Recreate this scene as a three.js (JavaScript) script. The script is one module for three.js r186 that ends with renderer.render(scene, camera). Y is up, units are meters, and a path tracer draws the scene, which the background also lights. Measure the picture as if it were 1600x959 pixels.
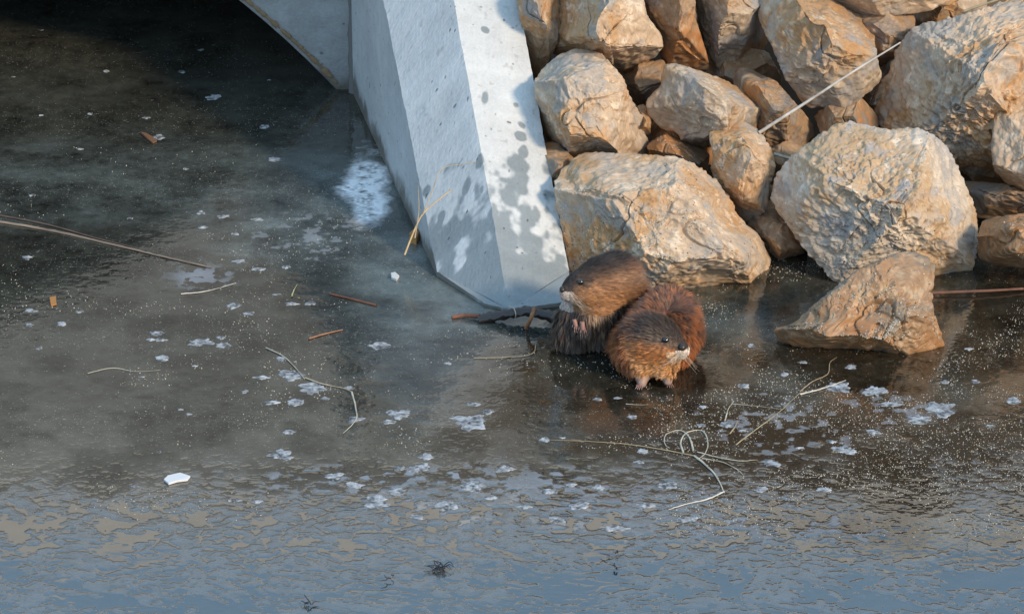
import * as THREE from 'three';
import { MarchingCubes } from 'three/addons/objects/MarchingCubes.js';
import { mergeGeometries, mergeVertices } from 'three/addons/utils/BufferGeometryUtils.js';

// ---------------------------------------------------------------- camera, sky, sun, exposure
const scene = new THREE.Scene();
const PITCH = 21 * Math.PI / 180, DIST = 14;
const EYE = new THREE.Vector3(0, DIST * Math.sin(PITCH), DIST * Math.cos(PITCH));
const camera = new THREE.PerspectiveCamera(2 * Math.atan(0.6893 / DIST) * 180 / Math.PI, 1600 / 959, 0.1, 900);
camera.position.copy(EYE);
camera.lookAt(0, 0, 0);
scene.add(camera);

const renderer = new THREE.WebGLRenderer({ antialias: true });
renderer.toneMapping = THREE.LinearToneMapping;
renderer.toneMappingExposure = 1.46;
renderer.shadowMap.enabled = true;

const SUN_AZ = 43 * Math.PI / 180, SUN_EL = 27 * Math.PI / 180;      // from the right, a little in front
const sunDir = new THREE.Vector3(Math.sin(SUN_AZ) * Math.cos(SUN_EL), Math.sin(SUN_EL), Math.cos(SUN_AZ) * Math.cos(SUN_EL));
{
  const W = 512, H = 256, d = new Float32Array(W * H * 4);
  for (let j = 0; j < H; j++) for (let i = 0; i < W; i++) {
    const el = ((j + 0.5) / H - 0.5) * Math.PI, az = ((i + 0.5) / W - 0.5) * 2 * Math.PI;
    const dx = Math.cos(el) * Math.cos(az), dy = Math.sin(el), dz = Math.cos(el) * Math.sin(az);
    const up = Math.max(0, dy), k = Math.exp(-up * 5.2);
    const ang = Math.acos(Math.min(1, dx * sunDir.x + dy * sunDir.y + dz * sunDir.z));
    const g = Math.exp(-ang / 0.5);
    let r = 0.30 + 0.32 * k + 0.45 * g, gg = 0.53 + 0.22 * k + 0.34 * g, b = 0.80 + 0.06 * k + 0.18 * g;
    if (dy < 0) { r = 0.16; gg = 0.15; b = 0.14; }
    const o = (j * W + i) * 4; d[o] = r; d[o + 1] = gg; d[o + 2] = b; d[o + 3] = 1;
  }
  const t = new THREE.DataTexture(d, W, H, THREE.RGBAFormat, THREE.FloatType);
  t.mapping = THREE.EquirectangularReflectionMapping; t.magFilter = THREE.LinearFilter; t.needsUpdate = true;
  scene.background = t; scene.environment = t;
}
const sun = new THREE.DirectionalLight(new THREE.Color().setRGB(1, 0.78, 0.54), 2.6);
sun.position.copy(sunDir).multiplyScalar(20); sun.target.position.set(0, 0, 0);
sun.castShadow = true; sun.shadow.radius = 14;
Object.assign(sun.shadow.camera, { left: -4, right: 4, top: 4, bottom: -4, near: 1, far: 60 });
sun.shadow.mapSize.set(4096, 4096);
sun.name = 'sun'; scene.add(sun, sun.target);

// ---------------------------------------------------------------- helpers
function rng(seed) { let a = (seed * 2654435761) >>> 0; return () => { a = (a + 0x6D2B79F5) | 0; let t = Math.imul(a ^ (a >>> 15), 1 | a); t = (t + Math.imul(t ^ (t >>> 7), 61 | t)) ^ t; return ((t ^ (t >>> 14)) >>> 0) / 4294967296; }; }
const clamp = (x, a = 0, b = 1) => Math.min(b, Math.max(a, x));
const sstep = (a, b, x) => { const t = clamp((x - a) / (b - a)); return t * t * (3 - 2 * t); };
const lerp = (a, b, t) => a + (b - a) * t;
const mix3 = (a, b, t) => [lerp(a[0], b[0], t), lerp(a[1], b[1], t), lerp(a[2], b[2], t)];
const PERM = new Uint8Array(1024); { const r = rng(77), p = [...Array(256).keys()]; for (let i = 255; i > 0; i--) { const j = Math.floor(r() * (i + 1)); [p[i], p[j]] = [p[j], p[i]]; } for (let i = 0; i < 1024; i++) PERM[i] = p[i & 255]; }
const GR = new Float32Array(256 * 3); { const r = rng(5); for (let i = 0; i < 256; i++) { const z = r() * 2 - 1, a = r() * 6.2832, s = Math.sqrt(1 - z * z); GR[i * 3] = s * Math.cos(a); GR[i * 3 + 1] = s * Math.sin(a); GR[i * 3 + 2] = z; } }
function noise3(x, y, z) {                                            // gradient noise, about -0.7 .. 0.7
  const X = Math.floor(x), Y = Math.floor(y), Z = Math.floor(z), fx = x - X, fy = y - Y, fz = z - Z, xi = X & 255, yi = Y & 255, zi = Z & 255;
  const u = fx * fx * fx * (fx * (fx * 6 - 15) + 10), v = fy * fy * fy * (fy * (fy * 6 - 15) + 10), w = fz * fz * fz * (fz * (fz * 6 - 15) + 10);
  const g = (i, j, k) => { const h = PERM[PERM[PERM[xi + i] + yi + j] + zi + k] * 3; return GR[h] * (fx - i) + GR[h + 1] * (fy - j) + GR[h + 2] * (fz - k); };
  const a = lerp(lerp(g(0, 0, 0), g(1, 0, 0), u), lerp(g(0, 1, 0), g(1, 1, 0), u), v), b = lerp(lerp(g(0, 0, 1), g(1, 0, 1), u), lerp(g(0, 1, 1), g(1, 1, 1), u), v);
  return lerp(a, b, w);
}
const HASH = new Float32Array(256); { const r = rng(9); for (let i = 0; i < 256; i++) HASH[i] = r() * 2 - 1; }
function noise2(x, y) {                                              // value noise, -1 .. 1
  const X = Math.floor(x), Y = Math.floor(y), fx = x - X, fy = y - Y, xi = X & 255, yi = Y & 255, u = fx * fx * (3 - 2 * fx), v = fy * fy * (3 - 2 * fy);
  const a = PERM[xi] + yi, b = PERM[xi + 1] + yi;
  return lerp(lerp(HASH[PERM[a]], HASH[PERM[b]], u), lerp(HASH[PERM[a + 1]], HASH[PERM[b + 1]], u), v);
}
function fbm2(x, y, n) { let s = 0, a = 0.5; for (let i = 0; i < n; i++) { s += a * noise2(x, y); x = x * 2.03 + 17.1; y = y * 2.03 + 5.7; a *= 0.5; } return s; }
function fbm3(x, y, z, n) { let s = 0, a = 0.5; for (let i = 0; i < n; i++) { s += a * noise3(x, y, z); x = x * 2.02 + 3.1; y = y * 2.02 + 7.7; z = z * 2.02 + 1.3; a *= 0.5; } return s * 1.5; }
// where the sight line through a photograph position meets the plane z = c or the plane y = c
const FX = camera.fov * Math.PI / 180, TH = Math.tan(FX / 2);
function ray(px, py) {
  const sx = (px - 800) / 479.5 * TH, sy = -(py - 479.5) / 479.5 * TH;
  return new THREE.Vector3(sx, sy * Math.cos(PITCH) - Math.sin(PITCH), -sy * Math.sin(PITCH) - Math.cos(PITCH));
}
const atZ = (px, py, z) => { const d = ray(px, py); return EYE.clone().addScaledVector(d, (z - EYE.z) / d.z); };
const atY = (px, py, y = 0) => { const d = ray(px, py); return EYE.clone().addScaledVector(d, (y - EYE.y) / d.y); };
const used = new Map();
function numbered(n) { const k = used.get(n) ?? 0; used.set(n, k + 1); return k ? n + '_' + String(k).padStart(3, '0') : n; }
function tag(o, label, category, group, kind) { if (label) o.userData.label = label; if (category) o.userData.category = category; if (group) o.userData.group = group; if (kind) o.userData.kind = kind; return o; }
function mesh(name, geo, mat, parent = scene) { const m = new THREE.Mesh(geo, mat); m.name = parent === scene ? numbered(name) : name; m.castShadow = m.receiveShadow = true; parent.add(m); return m; }
const std = (o) => new THREE.MeshStandardMaterial({ roughness: 0.85, ...o, color: o.color ? new THREE.Color().setRGB(...o.color) : new THREE.Color(1, 1, 1) });
function dataTex(arr, w, h, srgb) {
  const n = arr.length / (w * h), t = new THREE.DataTexture(arr, w, h, n === 1 ? THREE.RedFormat : THREE.RGBAFormat, arr instanceof Float32Array ? THREE.FloatType : THREE.UnsignedByteType);
  t.magFilter = THREE.LinearFilter; t.minFilter = THREE.LinearFilter; t.wrapS = t.wrapT = THREE.MirroredRepeatWrapping; if (srgb) t.colorSpace = THREE.SRGBColorSpace; t.needsUpdate = true; return t;
}
const toS = (l) => { l = clamp(l); return 255 * (l <= 0.0031308 ? l * 12.92 : 1.055 * Math.pow(l, 1 / 2.4) - 0.055); };
function geoFrom(pos, idx, col) { const g = new THREE.BufferGeometry(); g.setAttribute('position', new THREE.Float32BufferAttribute(pos, 3)); if (col) g.setAttribute('color', new THREE.Float32BufferAttribute(col, 3)); g.setIndex(idx); g.computeVertexNormals(); return g; }

// ---------------------------------------------------------------- ice: one sheet; its maps lie in metres on the ice
const ice0 = { x: -1.5, z: -2.5, w: 3.2, d: 4.9 };
const zones = (list) => list.map(([px, py, rx, rz, k]) => { const p = atY(px, py); return [p.x, p.z, rx, rz, k]; });
function blob(list, x, z, warp) { let s = 0; for (const [cx, cz, rx, rz, k] of list) { const a = (x - cx) / rx, b = (z - cz) / rz; s = Math.max(s, k * sstep(1.25, 0.35, Math.sqrt(a * a + b * b) + warp)); } return s; }
{
  const N = 2048, col = new Uint8Array(N * N * 4), rou = new Uint8Array(N * N * 4), bum = new Float32Array(N * N);
  const milky = zones([[480, 330, .34, .42, 1], [640, 420, .22, .34, .8], [160, 290, .5, .4, .5], [660, 500, .3, .2, .7], [1130, 500, .16, .25, .55], [1020, 735, .16, .14, .5], [1210, 620, .14, .16, .45]]);
  const brown = zones([[1330, 690, .56, .75, 1], [1010, 640, .4, .6, .75], [1500, 540, .4, .4, 1], [780, 640, .2, .5, .6]]);
  const wallReflZ = zones([[785, 625, .15, .33, 1], [800, 700, .1, .2, .8]]), snow = zones([[572, 285, .055, .22, 1], [590, 315, .03, .1, .9]]);
  const frost = zones([[300, 430, .11, .1, .8], [480, 365, .14, .16, .55], [800, 775, .34, .22, .95], [620, 765, .28, .16, .85], [960, 790, .34, .2, .95], [1230, 665, .2, .2, .6], [1400, 640, .18, .12, .55], [1120, 830, .35, .12, .7]]);
  const cellR = rng(31), CELL = new Float32Array(65536 * 2); for (let i = 0; i < CELL.length; i++) CELL[i] = cellR();
  const worley = (x, y) => { const X = Math.floor(x), Y = Math.floor(y); let a = 9, b = 9, id = 0; for (let j = -1; j < 2; j++) for (let i = -1; i < 2; i++) { const h = ((X + i) & 255) * 256 + ((Y + j) & 255), dx = X + i + CELL[h * 2] - x, dy = Y + j + CELL[h * 2 + 1] - y, d = dx * dx + dy * dy; if (d < a) { b = a; a = d; id = h; } else if (d < b) b = d; } return [Math.sqrt(b) - Math.sqrt(a), CELL[(id * 2 + 77) & 131071]]; };
  for (let j = 0; j < N; j++) for (let i = 0; i < N; i++) {
    const x = ice0.x + (i + .5) / N * ice0.w, z = ice0.z + (j + .5) / N * ice0.d, o = (j * N + i) * 4;
    const n1 = fbm2(x * 2.3 + 9, z * 2.3 + 4, 4), n2 = fbm2(x * 9 + 40, z * 9 + 11, 4), n3 = noise2(x * 160 + 3, z * 160), n4 = fbm2(x * 42, z * 42 + 50, 3), st = fbm2(x * 5 + z * 2, z * 26 - x * 3, 3);
    let c = mix3([.050, .051, .041], [.030, .031, .025], clamp(.5 + n1 * 1.2));
    c = mix3(c, [.022, .016, .009], blob(brown, x, z, n2 * .5) * .85);
    c = mix3(c, [.085, .105, .103], blob(milky, x, z, n1 * .7 + st * .3) * clamp(.75 + n2 * .5));
    const mott = 1 + .75 * n2 + .5 * n4 + .2 * n3; c = c.map((v) => v * Math.max(.25, mott));
    // thin frost films: a lacy crust with an outline of its own
    const fr = blob(frost, x, z, n2 * .9), lace = sstep(.02, .2, n4 + n2 * .5 + fr * .42 - .24) * (fr > 0 ? 1 : 0);
    c = mix3(c, [.30, .32, .36], lace * .75 * fr);
    const wallRefl = blob(wallReflZ, x, z, n2 * .5); c = mix3(c, [.030, .020, .010], wallRefl * .8);  // dim brown reflection of the end wall, painted into the ice colour
    const sn = blob(snow, x, z, n2 * .9 + n4 * .5); c = mix3(c, [.82, .84, .86], clamp(sn * (1.0 + n3 * .4 + n4)));
    // refrozen scallops on the near ice: low plates with a film of water between them
    const near = sstep(.82, 1.38, z + n1 * .6 + n2 * .25 - x * .09), far = 1 - sstep(1.5, 1.95, z + n1 * .4), wx = x + n4 * .03 + n2 * .08 + n1 * .1, wz = z + n4 * .03 + n2 * .08;
    const w = near > 0 ? worley(wx * 19, wz * 24) : [0, 0], plateOn = sstep(-.16, .12, w[1] - .17 + n2 * .9);
    const plate = near * (.25 + .75 * far) * sstep(-.04, .42, w[0] * .8 + n4 * .5 + n3 * .08) * plateOn, rip = fbm2(x * 26 + n2 * 3, z * 85 + n2 * 4, 3);
    if (near > 0) { c = mix3(c, [.030, .032, .030], near * .6); c = mix3(c, [.085, .095, .10], plate * clamp(.65 + n4 * .8 + n3 * .15)); }
    const grain = noise2(x * 420, z * 420 + 9) * noise2(x * 333 + 8, z * 350);
    if (grain > .42) c = mix3(c, [.42, .40, .36], clamp((grain - .42) * 4) * (1 - near));
    col[o] = toS(c[0]); col[o + 1] = toS(c[1]); col[o + 2] = toS(c[2]); col[o + 3] = 255;
    const r = lerp(.045 + .10 * clamp(n2 * 1.5 + .2) + .16 * blob(milky, x, z, n1 * .7 + n2 * .4) + lace * fr * .4 + sn * .6, lerp(.05, .22, plate), near);
    rou[o] = rou[o + 1] = rou[o + 2] = clamp(r) * 255; rou[o + 3] = 255 * clamp(lerp((.45 + .45 * sstep(-.1, .25, n2)) * (1 - .5 * wallRefl), 1, near));
    bum[j * N + i] = plate * .42 + near * .16 * Math.exp(-Math.pow((plate - .35) / .22, 2)) + lace * fr * .5 + sn * (1 + n4) + near * (rip * lerp(.3, .02 + .2 * plate, far) + plate * .4 * n4 + n2 * .25 * far) + (1 - near) * (n4 * .3 + n2 * .5 + n3 * .05);
  }
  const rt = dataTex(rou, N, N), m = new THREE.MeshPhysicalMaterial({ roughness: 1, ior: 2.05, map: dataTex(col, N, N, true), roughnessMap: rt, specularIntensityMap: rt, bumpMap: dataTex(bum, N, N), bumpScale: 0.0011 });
  const S = 60, g = new THREE.PlaneGeometry(S, S, 1, 1).rotateX(-Math.PI / 2), p = g.attributes.position, uv = g.attributes.uv;
  for (let k = 0; k < p.count; k++) uv.setXY(k, (p.getX(k) - ice0.x) / ice0.w, (p.getZ(k) - ice0.z) / ice0.d);
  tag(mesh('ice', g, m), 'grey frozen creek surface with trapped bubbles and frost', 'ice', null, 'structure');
}
// land round the creek, below and beyond the ice
{
  const g = new THREE.PlaneGeometry(800, 800, 160, 160).rotateX(-Math.PI / 2), p = g.attributes.position;
  for (let k = 0; k < p.count; k++) { const x = p.getX(k), z = p.getZ(k), r = Math.hypot(x, z); p.setY(k, r < 26 ? -0.6 : -0.6 + sstep(26, 40, r) * 0.8 + noise2(x * .05, z * .05) * .25); }
  g.computeVertexNormals();
  tag(mesh('ground', g, std({ color: [.16, .13, .085], roughness: 1 })), 'dry winter grassland round the creek', 'ground', null, 'structure');
}

// ---------------------------------------------------------------- concrete culvert
function concreteTex(seed, w, h, N, wet, grime, tone = .54) {                           // colour and bump of cast concrete, w x h metres
  const col = new Uint8Array(N * N * 4), bum = new Float32Array(N * N), rou = new Uint8Array(N * N * 4);
  for (let j = 0; j < N; j++) for (let i = 0; i < N; i++) {
    const x = (i + .5) / N * w + seed * 7.3, z = (j + .5) / N * h + seed * 3.1, o = (j * N + i) * 4;
    const a = fbm2(x * 6, z * 6, 4), b = fbm2(x * 30, z * 30, 3), s = fbm2(x * 3, z * 40, 3), f = noise2(x * 260, z * 260);
    let k = tone + .08 * a + .06 * b + .05 * s + .03 * f, c = [k * .985, k * 1.0, k * .985];
    const pit = noise2(x * 95 + 7, z * 95) * noise2(x * 71, z * 77 + 3); if (pit > .5) { const q = clamp((pit - .5) * 5); c = mix3(c, [.12, .115, .11], q * .8); bum[j * N + i] -= q * 1.2; }
    let ro = .8;
    if (wet) { const q = wet((i + .5) / N * w, (j + .5) / N * h, a, b); c = mix3(c, [c[0] * .44, c[1] * .48, c[2] * .5], q); ro = lerp(.8, .42, q); }
    if (grime) { const y = (j + .5) / N * h, q = sstep(.05, .0, y - .012 - a * .05 - b * .03); c = mix3(c, [.10, .085, .06], q * .85); }
    { const q = fbm2(x * 80 + 5, z * 80, 2); if (q > .34) c = mix3(c, [.3, .3, .29], clamp((q - .34) * 5) * .45); }
    bum[j * N + i] += b * .8 + f * .25 + a * .8;
    col[o] = toS(c[0]); col[o + 1] = toS(c[1]); col[o + 2] = toS(c[2]); col[o + 3] = 255; rou[o] = rou[o + 1] = rou[o + 2] = ro * 255; rou[o + 3] = 255;
  }
  return new THREE.MeshStandardMaterial({ roughness: 1, map: dataTex(col, N, N, true), roughnessMap: dataTex(rou, N, N), bumpMap: dataTex(bum, N, N), bumpScale: 0.0010 });
}
const HEAD_Z = -1.5;
// profile lines of the sloping end wall, from its toe in the ice (t = 0) to the head wall (t = 1)
const lineAt = (a, b, z) => a.clone().lerp(b, (z - a.z) / (b.z - a.z));
const toeA = atY(683, 432), toeB = atY(757, 478), toeC = atY(884, 478);
const LB = [toeA, atY(541, 122)];                                    // left foot
const L1 = [toeA.clone().setY(.012), atZ(600, 0, -.93)];             // left shoulder
const L2 = [atY(796, 484, .004), atZ(709, 0, -.77)];                 // ridge between the two upper faces
const L3 = [atZ(889, 424, -.12), atZ(810, 0, -.80)];                 // right arris
{
  const root = new THREE.Group(); root.name = numbered('wing_wall'); scene.add(root);
  tag(root, 'pale sloping concrete end wall with a wet stained foot beside the boulders', 'wall');
  // wet patches and drips: outlines read from the photograph, as positions on the upper faces
  const spots = [[765, 440, .2, .17], [840, 440, .1, .1], [800, 440, .11, .16], [720, 430, .09, .13], [820, 350, .03, .07], [812, 285, .02, .05], [800, 320, .022, .03], [838, 330, .012, .03], [878, 400, .022, .05], [770, 345, .015, .025], [745, 300, .012, .02], [715, 330, .03, .03], [668, 350, .03, .06], [730, 280, .009, .013], [750, 262, .008, .012], [752, 302, .006, .01], [690, 290, .008, .012], [817, 236, .009, .012], [813, 210, .009, .01], [815, 192, .008, .008], [806, 160, .01, .008], [757, 160, .007, .014], [757, 47, .008, .008], [771, 368, .014, .02], [700, 360, .03, .05], [745, 380, .03, .04], [860, 440, .06, .06], [668, 235, .006, .008], [640, 160, .006, .008]];
  const Z0 = -1.6, X0 = -.55;
  const spotW = spots.map(([px, py, rx, rz]) => { const d = clamp((480 - py) / 480); const p = atZ(px, py, -.78 * d); return [p.x, p.z, rx, rz]; });
  const wet = (u, v, a, b) => { const x = X0 + u, z = Z0 + v; let s = 0; for (const [cx, cz, rx, rz] of spotW) { const q = Math.hypot((x - cx) / rx, (z - cz) / rz) + a * .9 + b * 1.3; s = Math.max(s, sstep(1.35, .78, q)); } return s; };
  const M = concreteTex(1, .9, 1.7, 1536, wet), side = concreteTex(2, 1.7, 1.2, 1024, null, true);
  const zs = []; for (let k = 0; k <= 40; k++) zs.push(lerp(.0, HEAD_Z + .003, k / 40));
  const face = (name, A, B, n, uvf, mat, label) => {                 // ruled surface between two lines, with fine unevenness
    const pos = [], uv = [], idx = [], K = 90;
    for (let j = 0; j <= K; j++) for (let i = 0; i <= n; i++) {
      const a = A(j / K), b = B(j / K), p = a.clone().lerp(b, i / n);
      const e = (i === 0 || i === n) ? noise3(p.x * 60, p.y * 60, p.z * 60) * .0022 + noise3(p.x * 14, 3, p.z * 14) * .002 : noise3(p.x * 9, p.y * 9, p.z * 9) * .003;
      pos.push(p.x + (i === 0 || i === n ? e : 0), p.y + e, p.z); uv.push(...uvf(p));
    }
    for (let j = 0; j < K; j++) for (let i = 0; i < n; i++) { const q = j * (n + 1) + i; idx.push(q, q + 1, q + n + 1, q + 1, q + n + 2, q + n + 1); }
    const g = geoFrom(pos, idx); g.setAttribute('uv', new THREE.Float32BufferAttribute(uv, 2));
    const m = mesh(name, g, mat, root); if (label) m.userData.label = label; return m;
  };
  const seg = (L, t) => lineAt(L[0], L[1], lerp(L[0].z, HEAD_Z, t));
  const top = (p) => [(p.x - X0) / .9, (p.z - Z0) / 1.7], sd = (p) => [(p.z + 1.6) / 1.7, p.y / 1.2];
  const rnd = (p, q, k) => p.clone().lerp(q, k);
  const base = (t) => lineAt(LB[0], LB[1], lerp(LB[0].z, HEAD_Z, t)), low = (t) => base(t).setY(-.08);
  face('left_face', low, (t) => seg(L1, t).lerp(base(t), .02), 6, sd, side, 'shaded narrow inner face above the ice');
  face('inner_slope', (t) => seg(L1, t).lerp(base(t), .02), (t) => seg(L2, t), 12, top, M, 'bluish upper face with a wet foot');
  face('outer_slope', (t) => seg(L2, t), (t) => seg(L3, t), 12, top, M, 'whitish upper face with dark drip stains');
  face('right_face', (t) => seg(L3, t), (t) => seg(L3, t).setY(-.08), 4, sd, side);
  face('toe', (t) => lineAtT(t), (t) => lineAtT(t, -.08), 2, sd, side);
  function lineAtT(t, y) { const pts = [seg(L1, 0), toeB.clone().setY(.006), seg(L2, 0), toeC.clone().setY(.01), seg(L3, 0)]; const k = Math.min(3.999, t * 4), i = Math.floor(k), p = pts[i].clone().lerp(pts[i + 1], k - i); if (y !== undefined) p.y = y; return p; }
  // apron between the toe line and the two slopes
  const ap = [seg(L1, 0), toeB.clone().setY(.006), seg(L2, 0)], ap2 = [seg(L2, 0), toeC.clone().setY(.01), seg(L3, 0)];
  const g = geoFrom([...ap, ...ap2].flatMap((p) => p.toArray()), [0, 1, 2, 3, 4, 5]); g.setAttribute('uv', new THREE.Float32BufferAttribute([...ap, ...ap2].flatMap(top), 2));
  mesh('toe_cap', g, M, root);
}
{
  // head wall with its low arched barrel; it goes on to the left and above, out of the picture
  const root = new THREE.Group(); root.name = numbered('culvert'); scene.add(root);
  tag(root, 'grey concrete culvert with a low dark arched opening over the ice', 'culvert');
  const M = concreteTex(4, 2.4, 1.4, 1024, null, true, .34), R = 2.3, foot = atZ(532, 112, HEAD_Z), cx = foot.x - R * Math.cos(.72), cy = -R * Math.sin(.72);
  const s = new THREE.Shape(); s.moveTo(-4.6, -.3); s.lineTo(-4.6, 1.08); s.lineTo(.1, 1.08); s.lineTo(.1, -.3); s.lineTo(-4.6, -.3);
  const hole = new THREE.Path(), a1 = Math.asin((-.28 - cy) / R); for (let k = 0; k <= 60; k++) { const a = lerp(a1, Math.PI - a1, k / 60), x = cx + R * Math.cos(a), y = cy + R * Math.sin(a); k ? hole.lineTo(x, y) : hole.moveTo(x, y); } hole.closePath(); s.holes.push(hole);
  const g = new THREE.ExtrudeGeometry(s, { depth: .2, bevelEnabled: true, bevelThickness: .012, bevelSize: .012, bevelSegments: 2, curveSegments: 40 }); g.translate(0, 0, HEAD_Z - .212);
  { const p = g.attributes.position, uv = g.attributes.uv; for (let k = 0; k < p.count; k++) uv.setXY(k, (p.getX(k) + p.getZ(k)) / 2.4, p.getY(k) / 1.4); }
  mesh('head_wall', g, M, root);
  const pos = [], idx = []; for (let j = 0; j <= 1; j++) for (let k = 0; k <= 60; k++) { const a = lerp(a1 - .1, Math.PI - a1 + .1, k / 60); pos.push(cx + (R + .02) * Math.cos(a), cy + (R + .02) * Math.sin(a), j ? -16 : HEAD_Z - .1); }
  for (let k = 0; k < 60; k++) idx.push(k, k + 61, k + 1, k + 1, k + 61, k + 62);
  mesh('barrel', geoFrom(pos, idx), std({ color: [.2, .19, .17], roughness: .95 }), root);
  const e = []; for (let k = 0; k <= 60; k++) { const a = lerp(a1 - .1, Math.PI - a1 + .1, k / 60); e.push(new THREE.Vector2(cx + (R + .04) * Math.cos(a), cy + (R + .04) * Math.sin(a))); }
  mesh('barrel_end', new THREE.ShapeGeometry(new THREE.Shape(e)).translate(0, 0, -15.9), std({ color: [.2, .19, .17], roughness: .95 }), root);
  // brown crust of old mud along the arch edge
  const crust = [], r = rng(12);
  for (let k = 0; k < 150; k++) { const a = Math.asin((.0 - cy) / R) + .004 + r() * .16, q = .0018 + r() * r() * .0075, b = new THREE.IcosahedronGeometry(q, 2); b.scale(1.2 + r(), .6 + r() * .6, .5); { const p = b.attributes.position; for (let i = 0; i < p.count; i++) { const n = 1 + .5 * noise3(p.getX(i) * 300 + k, p.getY(i) * 300, p.getZ(i) * 300); p.setXYZ(i, p.getX(i) * n, p.getY(i) * n, p.getZ(i) * n); } } b.rotateZ(-.75); b.translate(cx + (R + .004) * Math.cos(a), cy + (R + .004) * Math.sin(a), HEAD_Z + .003); crust.push(b); }
  mesh('mud_crust', mergeGeometries(crust), std({ color: [.26, .18, .10], roughness: 1 }), root);
  const jp = []; const j0 = base2(0), j1 = seg2(); function base2() { return foot.clone().add(new THREE.Vector3(.035, -.02, .02)); } function seg2() { return foot.clone().add(new THREE.Vector3(.035, .9, .02)); }
  const tube = new THREE.CylinderGeometry(.011, .016, 1, 10, 30); { const p = tube.attributes.position; for (let k = 0; k < p.count; k++) { const n = noise3(p.getX(k) * 50, p.getY(k) * 20, p.getZ(k) * 50); p.setX(k, p.getX(k) * (1 + n * .5)); p.setZ(k, p.getZ(k) * (1 + n * .5)); } tube.computeVertexNormals(); }
  tube.translate(j0.x, .45, j0.z); mesh('joint_mortar', tube, std({ color: [.17, .16, .15], roughness: .95 }), root);
}
{
  // kerb of the road above, out of the picture: the ice mirrors its sunlit edge
  const g = new THREE.BoxGeometry(9, .17, .3); g.translate(.6, 1.167, HEAD_Z - .13);
  tag(mesh('road_kerb', g, std({ color: [.9, .87, .8], roughness: .8 })), 'pale concrete kerb of the road above the culvert', 'kerb');
}
// bank behind the boulders, rising to the road
const bankY = (x, z) => Math.min(1.07, (-z - .12) * .62 - .34 + .55 * sstep(.95, 1.55, -z)) + noise2(x * 7, z * 7) * .03 + noise2(x * 23, z * 23) * .015;
{
  const g = new THREE.PlaneGeometry(9, 8, 240, 220).rotateX(-Math.PI / 2).translate(4.63, 0, -4.05), p = g.attributes.position;
  for (let k = 0; k < p.count; k++) p.setY(k, bankY(p.getX(k), p.getZ(k)));
  g.computeVertexNormals();
  tag(mesh('bank', g, std({ color: [.12, .085, .055], roughness: .95 })), 'dark wet earth bank under the boulders', 'bank', null, 'structure');
}

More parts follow.
